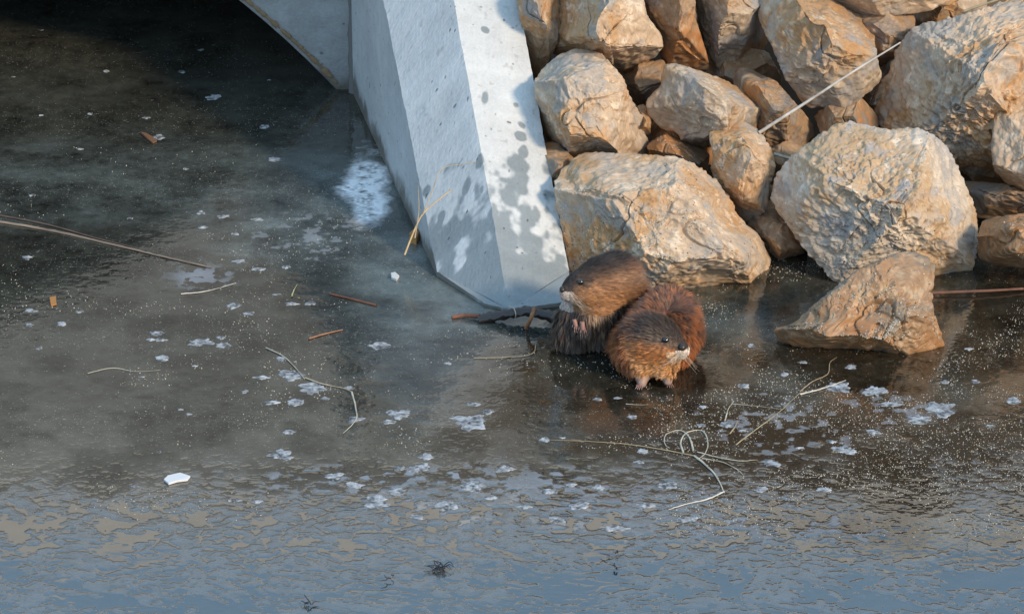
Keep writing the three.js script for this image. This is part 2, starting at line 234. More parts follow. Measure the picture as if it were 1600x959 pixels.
// ---------------------------------------------------------------- boulders
const PAL = {
  tan: [[.44, .325, .225], [.42, .245, .115], [.34, .295, .25], [.58, .48, .365]],
  pale: [[.46, .385, .305], [.41, .285, .17], [.32, .30, .285], [.59, .52, .43]],
  grey: [[.37, .285, .205], [.38, .22, .105], [.28, .255, .235], [.50, .42, .32]],
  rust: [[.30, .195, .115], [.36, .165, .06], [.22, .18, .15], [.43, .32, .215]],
  wet: [[.27, .165, .09], [.31, .155, .065], [.18, .14, .10], [.37, .27, .17]],
};
const rockMat = new THREE.MeshStandardMaterial({ vertexColors: true, roughness: .82 });
const wetMat = new THREE.MeshStandardMaterial({ vertexColors: true, roughness: .5 });
const grainSpots = [];                                               // where frost grains lie on the stones
function boulder(o) {
  const { out, z, pal = 'tan', seed, label, strata = 0, lump = 1, grains = 0, facets = 7 } = o, T = o.T * 1.3, r = rng(seed), pl = PAL[pal];
  let cx = 0, cy = 0, A = 0; out.forEach(([x, y], i) => { const [x2, y2] = out[(i + 1) % out.length], c = x * y2 - x2 * y; A += c; cx += (x + x2) * c; cy += (y + y2) * c; }); cx /= 3 * A; cy /= 3 * A; if (o.mid) [cx, cy] = o.mid;
  const C = atZ(cx, cy, z), sc = C.distanceTo(EYE) * TH / 479.5, w = EYE.clone().sub(C).normalize(), u = new THREE.Vector3(1, 0, 0), v = w.clone().cross(u).normalize();
  const size = Math.sqrt(Math.abs(A) / 2) * sc, nt = Math.round(clamp(size / .0023 * 2.6, 90, 430)), NF = Math.round(nt * .42), NB = Math.round(nt * .12), np = NF + NB;
  const Rt = []; for (let k = 0; k < nt; k++) {
    const a = k / nt * 2 * Math.PI, dx = Math.cos(a), dy = -Math.sin(a); let best = 0;
    out.forEach(([x, y], i) => { const [x2, y2] = out[(i + 1) % out.length], ex = x2 - x, ey = y2 - y, den = dx * ey - dy * ex; if (Math.abs(den) < 1e-9) return; const t = ((x - cx) * ey - (y - cy) * ex) / den, s = ((x - cx) * dy - (y - cy) * dx) / den; if (t > 0 && s >= -1e-6 && s <= 1 + 1e-6) best = Math.max(best, t); });
    Rt.push(best * sc);
  }
  const Rs = Rt.map((_, k) => { let s = 0, n = 0; for (let q = -2; q <= 2; q++) { const m = Rt[(k + q * Math.max(1, Math.round(nt / 160)) + nt) % nt]; if (m > 0) { s += m; n++; } } return n ? s / n : size * .4; });
  const planes = []; for (let k = 0; k < facets; k++) { const a = (k * 3 % facets + r() * .9) / facets * 2 * Math.PI, c = .16 + .62 * r(), s = Math.sqrt(1 - c * c); planes.push([Math.cos(a) * s, Math.sin(a) * s, c, .46 + .3 * r()]); }
  for (let k = 0; k < 9; k++) { const a = r() * 6.2832, c = .25 + .6 * r(), s = Math.sqrt(1 - c * c); planes.push([Math.cos(a) * s, Math.sin(a) * s, c, .72 + .16 * r()]); }
  if (o.front) planes.push([o.front[0], o.front[1], Math.sqrt(1 - o.front[0] ** 2 - o.front[1] ** 2), o.front[2]]);
  const P = [], loc = new THREE.Vector3(), sx = r() * 50, sy = r() * 50, sz = r() * 50, sa = r() * 6.28, sd = new THREE.Vector3(Math.cos(sa) * .5, Math.sin(sa) * .6, .6).normalize();
  const sup = planes.map(([a, b, c]) => { let m = 0; for (let k = 0; k < nt; k += 5) { const R = Rs[k], an = k / nt * 2 * Math.PI; for (let q = 0; q <= 8; q++) { const f = q / 8 * Math.PI / 2; m = Math.max(m, R * Math.pow(Math.sin(f), .7) * (Math.cos(an) * a + Math.sin(an) * b) + T * Math.pow(Math.cos(f), .8) * c); } } return m; });
  for (let j = 0; j <= np; j++) for (let k = 0; k < nt; k++) {
    const f = j <= NF ? j / NF * Math.PI * .54 : Math.PI * (.54 + .46 * (j - NF) / NB), a = k / nt * 2 * Math.PI, R = Rs[k], s = Math.pow(Math.max(0, Math.sin(f)), .7), c = Math.sign(Math.cos(f)) * Math.pow(Math.abs(Math.cos(f)), .8);
    let X = R * s * Math.cos(a), Y = R * s * Math.sin(a), Z = T * c;
    const jit = noise3((X + sx) * 16, (Y + sy) * 16, (Z + sz) * 16) * .045 + noise3((X + sx) * 45, (Y + sy) * 45, (Z + sz) * 45) * .012, pull = 1;
    planes.forEach(([pa, pb, pc, off], q) => { const d = X * pa + Y * pb + Z * pc - sup[q] * (off + jit); if (d > 0) { X -= pa * d * pull; Y -= pb * d * pull; Z -= pc * d * pull; } });
    const L = Math.hypot(X, Y, Z) || 1, nx = X / L, ny = Y / L, nz = Z / L, qx = X + sx, qy = Y + sy, qz = Z + sz, m = size * lump;
    const edge = 1 - .75 * sstep(.7, 1, s);                            // keep the traced outline
    let d = noise3(qx * 7, qy * 7, qz * 7) * .028 * m * edge;
    const rid = 1 - Math.abs(noise3(qx * 13 + 9, qy * 13, qz * 13)) * 2.6; d += (rid > 0 ? rid * rid : 0) * -.022 * m * edge;
    const wv = noise3(qx * 10, qy * 10 + 4, qz * 10) * .05; d += (Math.abs(noise3(qx * 26 + wv * 30, qy * 26, qz * 26)) - .2) * .010 * m * (.4 + .6 * edge);
    d += fbm3(qx * 60, qy * 60, qz * 60, 3) * .010 * (.5 + m);
    { const t = fbm3(qx * 10 + 20, qy * 10, qz * 10, 2) * 3.4 + fbm3(qx * 34, qy * 34, qz * 34, 2) * .9, fl = Math.floor(t), ft = t - fl; d += (fl + sstep(.38, .62, ft) - t) * .030 * m * edge; const t2 = fbm3(qx * 30, qy * 30 + 40, qz * 30, 2) * 3.0 + noise3(qx * 80, qy * 80, qz * 80) * .6, f2 = Math.floor(t2), g2 = t2 - f2; d += (f2 + sstep(.4, .6, g2) - t2) * .0055 * m; }
    const crk = Math.abs(noise3(qx * 8 + wv * 14, qy * 8 + 60, qz * 8)); if (crk < .022) d -= (1 - crk / .022) * .012 * edge * (o.cracks ?? 1);
    if (strata) { const h = (X * sd.x + Y * sd.y + Z * sd.z) * 27 + noise3(qx * 7, qy * 7, qz * 7) * 3.6 + noise3(qx * 25, qy * 25, qz * 25) * .8; d += (Math.abs(h - Math.floor(h) - .5) - .25) * .022 * strata * edge * clamp(.6 + noise3(qx * 8 + 5, qy * 8, qz * 8) * 2); }
    const pit = noise3(qx * 45, qy * 45, qz * 45 + 8); if (pit > .34) d -= (pit - .34) * .035 * (o.pits ?? 1);
    X += nx * d; Y += ny * d; Z += nz * d;
    P.push(X, Y, Z);
  }
  { // fit the outline again after the chipping
    const mx = new Float32Array(nt), bin = (x, y) => { const a = Math.atan2(y, x) / (2 * Math.PI) * nt; return (a + nt) % nt; };
    for (let k = 0; k < P.length; k += 3) { const b = Math.floor(bin(P[k], P[k + 1])) % nt; mx[b] = Math.max(mx[b], Math.hypot(P[k], P[k + 1])); }
    const W = Math.max(2, Math.round(nt / 60)), f = new Float32Array(nt); for (let k = 0; k < nt; k++) { let s = 0, n = 0; for (let q = -W; q <= W; q++) { const b = (k + q + nt) % nt; if (mx[b] > 0) { s += Rs[b] / mx[b]; n++; } } f[k] = n ? clamp(s / n, .7, 1.9) : 1; }
    for (let k = 0; k < P.length; k += 3) { const b = bin(P[k], P[k + 1]), i = Math.floor(b) % nt, t = b - Math.floor(b), q = lerp(f[i], f[(i + 1) % nt], t); P[k] *= q; P[k + 1] *= q; }
  }
  const N = P.length / 3, pos = new Float32Array(P.length), col = new Float32Array(P.length);
  for (let k = 0; k < N; k++) {
    const X = P[k * 3], Y = P[k * 3 + 1], Z = P[k * 3 + 2];
    loc.set(0, 0, 0).addScaledVector(u, X).addScaledVector(v, Y).addScaledVector(w, Z); pos[k * 3] = loc.x; pos[k * 3 + 1] = loc.y; pos[k * 3 + 2] = loc.z;
    const qx = X + sx, qy = Y + sy, qz = Z + sz, wp = fbm3(qx * 9, qy * 9, qz * 9, 3) * .12;
    const n1 = fbm3(qx * 5 + wp * 4, qy * 5, qz * 5 + wp * 4, 4), n2 = fbm3(qx * 12 + 30 + wp * 6, qy * 12 - wp * 5, qz * 12, 4), n3 = fbm3(qx * 38, qy * 38 + 9, qz * 38, 3), n4 = noise3(qx * 190, qy * 190, qz * 190);
    let c = mix3(pl[0], pl[1], sstep(-.02, .24, n1 + n3 * .35)); c = mix3(c, pl[2], sstep(.04, .26, n2 - n1 * .3) * .9); c = mix3(c, pl[3], sstep(.12, .36, n3 * .9 - n2 * .5) * .7);
    const vein = Math.abs(noise3(qx * 16 + wp * 12, qy * 16, qz * 16 + wp * 12)); if (vein < .03) c = mix3(c, n1 > 0 ? [.36, .17, .055] : pl[3], (1 - vein / .03) * .5);
    const spk = n4 + n3 * .6 + n1 * .35; if (spk > .27) c = mix3(c, [.11, .085, .065], clamp((spk - .27) * 4) * .7);
    const kk = 1.06 + .3 * n4 + .35 * n3; col[k * 3] = c[0] * kk; col[k * 3 + 1] = c[1] * kk; col[k * 3 + 2] = c[2] * kk;
  }
  const idx = []; for (let j = 0; j < np; j++) for (let k = 0; k < nt; k++) { const a = j * nt + k, b = j * nt + (k + 1) % nt, c = a + nt, e = b + nt; if (j) idx.push(a, c, b); idx.push(b, c, e); }
  const g = new THREE.BufferGeometry(); g.setAttribute('position', new THREE.BufferAttribute(pos, 3)); g.setAttribute('color', new THREE.BufferAttribute(col, 3)); g.setIndex(idx); g.computeVertexNormals();
  const me = mesh('boulder', g, pal === 'wet' ? wetMat : rockMat); me.position.copy(C); tag(me, label, 'boulder');
  if (grains) { const na = g.attributes.normal; let n = 0; for (let tries = 0; tries < 60000 && n < grains; tries++) { const k = Math.floor(r() * NF * nt), y = pos[k * 3 + 1] + C.y; if (y < -.01 || na.getY(k) < -.1) continue; const pr = Math.exp(-y / (o.grainH ?? .07)) * sstep(-.25, .3, fbm3(pos[k * 3] * 14, y * 14, pos[k * 3 + 2] * 14, 3) + .1); if (r() < pr) { grainSpots.push([pos[k * 3] + C.x, y, pos[k * 3 + 2] + C.z]); n++; } } }
  return me;
}
const B = (label, z, T, pal, seed, out, extra = {}) => boulder({ label, z, T, pal, seed, out, ...extra });
B('large flat-faced tan boulder rising behind the two muskrats', -.18, .15, 'tan', 11, [[865, 280], [883, 257], [900, 237], [930, 235], [960, 240], [980, 237], [1020, 242], [1053, 243], [1083, 253], [1103, 267], [1120, 280], [1140, 303], [1153, 337], [1173, 357], [1190, 370], [1203, 397], [1213, 417], [1210, 433], [1190, 455], [1153, 467], [1087, 476], [1000, 484], [920, 470], [890, 425], [880, 367], [868, 320]], { grains: 1500, front: [-.05, .35, .62], grainH: .09, lump: .7 });
B('large rounded pale grey boulder right of the middle with a lumpy pitted face', -.2, .18, 'pale', 12, [[1202, 301], [1214, 268], [1243, 238], [1277, 213], [1302, 195], [1327, 188], [1369, 199], [1398, 203], [1427, 197], [1452, 207], [1477, 222], [1494, 251], [1510, 288], [1527, 326], [1531, 368], [1527, 397], [1519, 426], [1494, 447], [1460, 455], [1410, 456], [1335, 450], [1302, 443], [1289, 422], [1260, 393], [1239, 363], [1227, 343], [1206, 322]], { grains: 600, lump: 1.15 });
B('brown wedge-shaped boulder standing in the ice in front of the others', .26, .08, 'wet', 13, [[1198, 546], [1206, 530], [1243, 501], [1298, 455], [1339, 422], [1394, 397], [1427, 391], [1460, 405], [1464, 430], [1457, 451], [1458, 480], [1464, 501], [1473, 526], [1480, 552], [1410, 558], [1360, 554], [1285, 549]], { grains: 900, mid: [1375, 490], lump: 1.5, strata: .5, facets: 4, pits: 2, front: [-.15, .3, .55] });
B('small knobbly ochre boulder with a hollow, between the two largest boulders', -.36, .1, 'tan', 14, [[1107, 213], [1120, 190], [1140, 187], [1157, 185], [1183, 200], [1197, 217], [1208, 237], [1213, 260], [1203, 290], [1200, 323], [1183, 347], [1173, 356], [1157, 345], [1150, 330], [1138, 303], [1118, 283], [1110, 263], [1115, 243]], { lump: 1.3, pits: 2 });
B('tan boulder with a rounded crown leaning against the concrete end wall', -.5, .14, 'tan', 15, [[833, 128], [844, 112], [862, 91], [894, 75], [934, 78], [953, 97], [975, 122], [984, 150], [1003, 181], [1003, 200], [1019, 231], [1020, 246], [975, 246], [919, 250], [890, 262], [870, 248], [850, 216], [840, 175]], { front: [.1, .3, .7] });
B('blunt cream boulder at the top edge, nearest to the concrete end wall but one', -.72, .17, 'tan', 16, [[872, -60], [995, -60], [1012, 28], [1039, 62], [1037, 75], [1019, 94], [975, 119], [966, 112], [934, 90], [894, 84], [862, 88], [850, 75], [853, 62], [875, 40]], { lump: .8 });
B('grey-brown boulder wedged in the corner against the top of the end wall', -.78, .12, 'grey', 17, [[800, -50], [885, -50], [880, 44], [862, 90], [838, 135], [824, 110], [815, 50]]);
B('upright rust-streaked boulder at the top edge between two larger ones', -.8, .13, 'rust', 18, [[985, -60], [1083, -60], [1090, 37], [1102, 78], [1112, 110], [1081, 112], [1044, 104], [1030, 88], [1030, 50], [1008, 20]], { strata: 1.3 });
B('brown boulder at the top edge with a shadowed underside', -.86, .17, 'grey', 19, [[1080, -60], [1205, -60], [1202, 30], [1198, 75], [1172, 107], [1125, 112], [1102, 80], [1086, 37]]);
B('tan boulder with a grey sloping top in the middle of the pile', -.52, .12, 'grey', 20, [[1037, 103], [1047, 97], [1081, 106], [1128, 122], [1162, 141], [1191, 159], [1193, 175], [1183, 205], [1150, 215], [1120, 225], [1105, 232], [1081, 230], [1066, 219], [1055, 204], [1040, 205], [1019, 187], [1009, 169], [1011, 153], [1033, 134], [1034, 116]], { strata: .5, front: [-.1, -.1, .72] });
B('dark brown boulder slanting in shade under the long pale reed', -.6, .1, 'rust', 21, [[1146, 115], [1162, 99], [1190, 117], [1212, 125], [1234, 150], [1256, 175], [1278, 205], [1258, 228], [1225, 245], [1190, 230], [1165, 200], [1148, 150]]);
B('layered tan and grey boulder with slanting ridges crossed by the reed', -.64, .16, 'grey', 22, [[1181, 23], [1189, 4], [1209, -14], [1300, -10], [1330, 15], [1352, 25], [1366, 47], [1369, 78], [1374, 106], [1380, 120], [1369, 135], [1338, 160], [1310, 175], [1294, 165], [1260, 169], [1247, 149], [1225, 119], [1213, 84], [1197, 53]], { strata: 1.2 });
B('flat tan slab across the top edge above the layered boulder', -.78, .12, 'tan', 23, [[1240, -60], [1500, -60], [1503, -5], [1469, 12], [1441, 20], [1388, 25], [1350, 28], [1319, 20], [1290, 4]], { lump: .6 });
B('rust-orange boulder in the gap behind the layered boulder', -.78, .1, 'rust', 24, [[1335, 20], [1390, 15], [1427, 14], [1432, 40], [1417, 64], [1397, 90], [1372, 108], [1358, 60]]);
B('biggest craggy boulder at the right edge with deep hollows', -.62, .2, 'tan', 25, [[1432, 37], [1463, 34], [1507, 22], [1544, 12], [1600, -12], [1690, -20], [1730, 150], [1690, 300], [1600, 310], [1553, 297], [1525, 284], [1503, 270], [1488, 242], [1463, 217], [1419, 205], [1394, 208], [1366, 190], [1362, 169], [1369, 138], [1394, 103], [1400, 75], [1416, 56]], { lump: 1.25, strata: .7, mid: [1530, 150] });
B('tan boulder cut off by the right edge, in front of the craggy one', -.42, .12, 'tan', 26, [[1556, 152], [1580, 150], [1640, 140], [1690, 220], [1670, 310], [1600, 304], [1575, 288], [1553, 264], [1550, 230], [1552, 190]], { front: [.1, .2, .72] });
B('low brown boulder at the right edge just above the ice', -.13, .1, 'wet', 27, [[1529, 365], [1535, 342], [1600, 333], [1700, 335], [1710, 420], [1600, 418], [1556, 413], [1529, 408]], { grains: 200 });
B('brown boulder under the craggy one at the right edge', -.45, .1, 'rust', 28, [[1490, 280], [1600, 290], [1700, 300], [1700, 345], [1600, 345], [1520, 338]]);
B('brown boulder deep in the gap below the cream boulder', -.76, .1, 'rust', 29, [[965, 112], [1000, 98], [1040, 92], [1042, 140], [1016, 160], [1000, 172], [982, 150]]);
B('small tan stone peeping out right of the leaning boulder', -.56, .05, 'grey', 30, [[995, 165], [1008, 162], [1018, 185], [1016, 212], [1003, 215], [996, 190]]);
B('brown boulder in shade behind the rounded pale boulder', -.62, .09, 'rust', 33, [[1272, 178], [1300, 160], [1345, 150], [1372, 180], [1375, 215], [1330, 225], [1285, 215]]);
B('grey boulder behind the top of the craggy one', -.95, .1, 'grey', 34, [[1420, 12], [1470, -5], [1540, -20], [1545, 20], [1480, 40], [1425, 45]]);
B('brown stone in the hole above the flat-faced boulder', -.5, .07, 'rust', 32, [[1010, 225], [1040, 208], [1080, 222], [1110, 240], [1105, 275], [1060, 268], [1020, 258]], { grains: 60, grainH: .4 });
B('brown stone in the slot beside the end wall', -.42, .08, 'rust', 35, [[838, 225], [870, 220], [900, 250], [890, 300], [872, 330], [855, 290]]);

B('brown boulder deep behind the reed, under the brown top-edge boulder', -.86, .12, 'grey', 36, [[1095, 85], [1150, 70], [1200, 80], [1225, 125], [1190, 150], [1130, 135], [1098, 115]]);
B('brown boulder deep in the gap left of the craggy one', -.8, .1, 'grey', 37, [[1345, 120], [1390, 95], [1410, 140], [1395, 190], [1350, 185], [1330, 150]]);
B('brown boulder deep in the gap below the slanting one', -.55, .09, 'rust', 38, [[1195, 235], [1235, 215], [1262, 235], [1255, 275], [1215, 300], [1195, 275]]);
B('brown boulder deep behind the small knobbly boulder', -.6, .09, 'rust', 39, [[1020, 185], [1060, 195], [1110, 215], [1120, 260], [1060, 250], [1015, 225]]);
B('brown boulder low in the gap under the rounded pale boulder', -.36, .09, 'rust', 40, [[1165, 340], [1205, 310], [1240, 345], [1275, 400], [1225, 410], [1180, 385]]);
// ---------------------------------------------------------------- muskrats
const furMat = new THREE.MeshStandardMaterial({ vertexColors: true, roughness: .55 });
const skinMat = std({ color: [.30, .17, .145], roughness: .55 }), clawMat = std({ color: [.5, .42, .36], roughness: .4 });
const eyeMat = new THREE.MeshPhysicalMaterial({ color: 0x050403, roughness: .06, clearcoat: 1 }), noseMat = std({ color: [.03, .022, .02], roughness: .35 });
function cap(p, a, b, ra, rb) {                                       // distance to a tapered capsule
  const bx = b[0] - a[0], by = b[1] - a[1], bz = b[2] - a[2], px = p[0] - a[0], py = p[1] - a[1], pz = p[2] - a[2], t = clamp((px * bx + py * by + pz * bz) / (bx * bx + by * by + bz * bz || 1));
  return Math.hypot(px - bx * t, py - by * t, pz - bz * t) - lerp(ra, rb, t);
}
function skinOf(bones, o, half, res, k) {                             // smooth union of the bones, meshed round the point o
  const mc = new MarchingCubes(res, new THREE.MeshBasicMaterial(), false, false, 120000), h = half;
  mc.isolation = 0;
  for (let z = 0; z < res; z++) for (let y = 0; y < res; y++) for (let x = 0; x < res; x++) {
    const p = [(x - res / 2) / (res / 2) * h + o[0], (y - res / 2) / (res / 2) * h + o[1], (z - res / 2) / (res / 2) * h + o[2]]; let s = 0;
    for (const [a, b, ra, rb] of bones) s += Math.exp(-cap(p, a, b, ra, rb) / k);
    mc.field[x + y * res + z * res * res] = -clamp(-k * Math.log(s + 1e-30), -1, 1) * 50;
  }
  mc.update();
  const g = new THREE.BufferGeometry(), pos = mc.positionArray.slice(0, mc.count * 3);
  for (let i = 0; i < pos.length; i += 3) { pos[i] = pos[i] * h + o[0]; pos[i + 1] = pos[i + 1] * h + o[1]; pos[i + 2] = pos[i + 2] * h + o[2]; }
  g.setAttribute('position', new THREE.Float32BufferAttribute(pos, 3));
  const m = mergeVertices(g, 1e-5); m.computeVertexNormals(); return m;
}
function furOf(g, count, seed, style) {                               // strands rooted on the skin; style(p, n) gives direction, length, colour, width
  const r = rng(seed), ix = g.index.array, P = g.attributes.position, Nn = g.attributes.normal, T = ix.length / 3, cum = new Float32Array(T), A = new THREE.Vector3(), Bv = new THREE.Vector3(), Cv = new THREE.Vector3(), e = new THREE.Vector3(); let s = 0;
  for (let t = 0; t < T; t++) { A.fromBufferAttribute(P, ix[t * 3]); Bv.fromBufferAttribute(P, ix[t * 3 + 1]); Cv.fromBufferAttribute(P, ix[t * 3 + 2]); s += e.copy(Bv).sub(A).cross(Cv.clone().sub(A)).length(); cum[t] = s; }
  const pos = [], col = [], idx = [], p = new THREE.Vector3(), n = new THREE.Vector3();
  for (let q = 0; q < count; q++) {
    const w = r() * s; let lo = 0, hi = T - 1; while (lo < hi) { const m = (lo + hi) >> 1; if (cum[m] < w) lo = m + 1; else hi = m; }
    let a = r(), b = r(); if (a + b > 1) { a = 1 - a; b = 1 - b; } const i0 = ix[lo * 3], i1 = ix[lo * 3 + 1], i2 = ix[lo * 3 + 2], c = 1 - a - b;
    p.set(0, 0, 0).addScaledVector(A.fromBufferAttribute(P, i0), c).addScaledVector(A.fromBufferAttribute(P, i1), a).addScaledVector(A.fromBufferAttribute(P, i2), b);
    n.set(0, 0, 0).addScaledVector(A.fromBufferAttribute(Nn, i0), c).addScaledVector(A.fromBufferAttribute(Nn, i1), a).addScaledVector(A.fromBufferAttribute(Nn, i2), b).normalize();
    if (p.y < .002) continue;
    const st = style(p, n, r); if (!st) continue; const { flow, len, color, width = .0009, lift = .45, clump = 0 } = st;
    const tdir = flow.clone().addScaledVector(n, -flow.dot(n)); if (tdir.lengthSq() < 1e-6) tdir.set(0, -1, 0); tdir.normalize();
    const guard = r() < .12; const L0 = guard ? len * 1.3 : len, wd = guard ? width * 1.15 : width * .75;
    const dir = tdir.clone().addScaledVector(n, lift + (r() - .5) * .35 + (guard ? .25 : 0)).add(new THREE.Vector3(r() - .5, r() - .5, r() - .5).multiplyScalar(.28)).normalize();
    const tip = p.clone().addScaledVector(dir, L0), mid = p.clone().addScaledVector(dir, L0 * .5).addScaledVector(n, len * .10);
    if (clump) { const cs = .011, hx = Math.floor(p.x / cs), hy = Math.floor(p.y / cs), hz = Math.floor(p.z / cs), cc = new THREE.Vector3((hx + .5) * cs, (hy + .5) * cs, (hz + .5) * cs).addScaledVector(dir, len); tip.lerp(cc, clump); mid.lerp(cc.addScaledVector(dir, -len * .5), clump * .4); }
    tip.y = Math.max(tip.y, .002);
    const sd = dir.clone().cross(n).normalize().multiplyScalar(wd * (.7 + r() * .6)), k = pos.length / 3, v = (.62 + r() * .75) * clamp(1 + 1.1 * noise3(p.x * 190, p.y * 190, p.z * 190), .4, 1.8);
    for (const [pt, f] of [[p, 1], [mid, .8], [tip, 0]]) { if (f) { pos.push(pt.x - sd.x * f, pt.y - sd.y * f, pt.z - sd.z * f, pt.x + sd.x * f, pt.y + sd.y * f, pt.z + sd.z * f); } else pos.push(pt.x, pt.y, pt.z); }
    for (let m = 0; m < 5; m++) col.push(color[0] * v, color[1] * v, color[2] * v);
    idx.push(k, k + 1, k + 2, k + 1, k + 3, k + 2, k + 2, k + 3, k + 4);
  }
  return geoFrom(pos, idx, col);
}
const tubeOf = (pts, r, seg = 12, rad = 6) => new THREE.TubeGeometry(new THREE.CatmullRomCurve3(pts), seg, r, rad);
function taper(pts, r0, r1, seg = 14, rad = 7) { const c = new THREE.CatmullRomCurve3(pts), g = new THREE.TubeGeometry(c, seg, 1, rad), p = g.attributes.position, n = g.attributes.normal; for (let i = 0; i <= seg; i++) { const q = c.getPointAt(i / seg), r = lerp(r0, r1, i / seg); for (let j = 0; j <= rad; j++) { const k = i * (rad + 1) + j; p.setXYZ(k, q.x + n.getX(k) * r, q.y + n.getY(k) * r, q.z + n.getZ(k) * r); } } return g; }
function handAt(name, parent, o, fwd, side, up, s) {                  // palm, four fingers and a short thumb
  const g = [], V = (a, b, c) => o.clone().addScaledVector(fwd, a * s).addScaledVector(side, b * s).addScaledVector(up, c * s);
  g.push(taper([V(-1.2, 0, .45), V(-.4, 0, .3), V(.2, 0, .12)], .42 * s, .5 * s, 8, 8));
  [[-.42, .95], [-.14, 1.2], [.14, 1.25], [.42, 1.0]].forEach(([b, l]) => g.push(taper([V(.1, b * .8, .14), V(.1 + l * .5, b * 1.1, .24), V(.1 + l, b * 1.35, -.02)], .15 * s, .08 * s, 8, 6)));
  g.push(taper([V(-.3, -.4, .12), V(0, -.72, .16), V(.25, -.8, .02)], .12 * s, .07 * s, 6, 6));
  const m = mesh(name, mergeGeometries(g), skinMat, parent);
  const cl = [[-.42, .95], [-.14, 1.2], [.14, 1.25], [.42, 1.0]].map(([b, l]) => taper([V(.05 + l, b * 1.35, 0), V(.3 + l, b * 1.45, .02), V(.5 + l, b * 1.5, -.08)], .07 * s, .01 * s, 5, 5));
  mesh('claws', mergeGeometries(cl), clawMat, m); return m;
}
function muskrat(label, anchor, bones, fine, style, strands, seed, face) {
  const root = new THREE.Group(); root.name = numbered('muskrat'); root.position.copy(anchor); scene.add(root); tag(root, label, 'muskrat');
  const rel = ([px, py, z]) => atZ(px, py, z).sub(anchor).toArray();
  const bb = bones.map(([a, b, ra, rb]) => [rel(a), rel(b), ra, rb]);
  const g = skinOf(bb, [0, .11, 0], .2, 84, .012);
  const cl = []; for (let i = 0; i < g.attributes.position.count; i++) { const p = new THREE.Vector3().fromBufferAttribute(g.attributes.position, i), n = new THREE.Vector3().fromBufferAttribute(g.attributes.normal, i), s = style(p, n, () => .5); cl.push(...(s ? s.color.map((x) => x * .6) : [.3, .2, .16])); if (p.y < .001) g.attributes.position.setY(i, .001); }
  g.setAttribute('color', new THREE.Float32BufferAttribute(cl, 3));
  mesh('body', g, furMat, root);
  const f = mesh('fur', furOf(g, strands, seed, style), furMat, root); f.userData.kind = 'stuff';
  face(root, rel, g); return root;
}
const onto = (g, p, d) => { let best = 1e9, q = null; const P = g.attributes.position, v = new THREE.Vector3(); for (let i = 0; i < P.count; i++) { v.fromBufferAttribute(P, i); const a = v.clone().sub(p), t = a.dot(d), e = a.addScaledVector(d, -t).lengthSq(); if (e < 4e-5 && -t + 10 < best && t > -.2) { best = -t + 10; q = v.clone(); } } return q ?? p; };
const CAM = EYE.clone().normalize();
const DK = [.055, .036, .026];
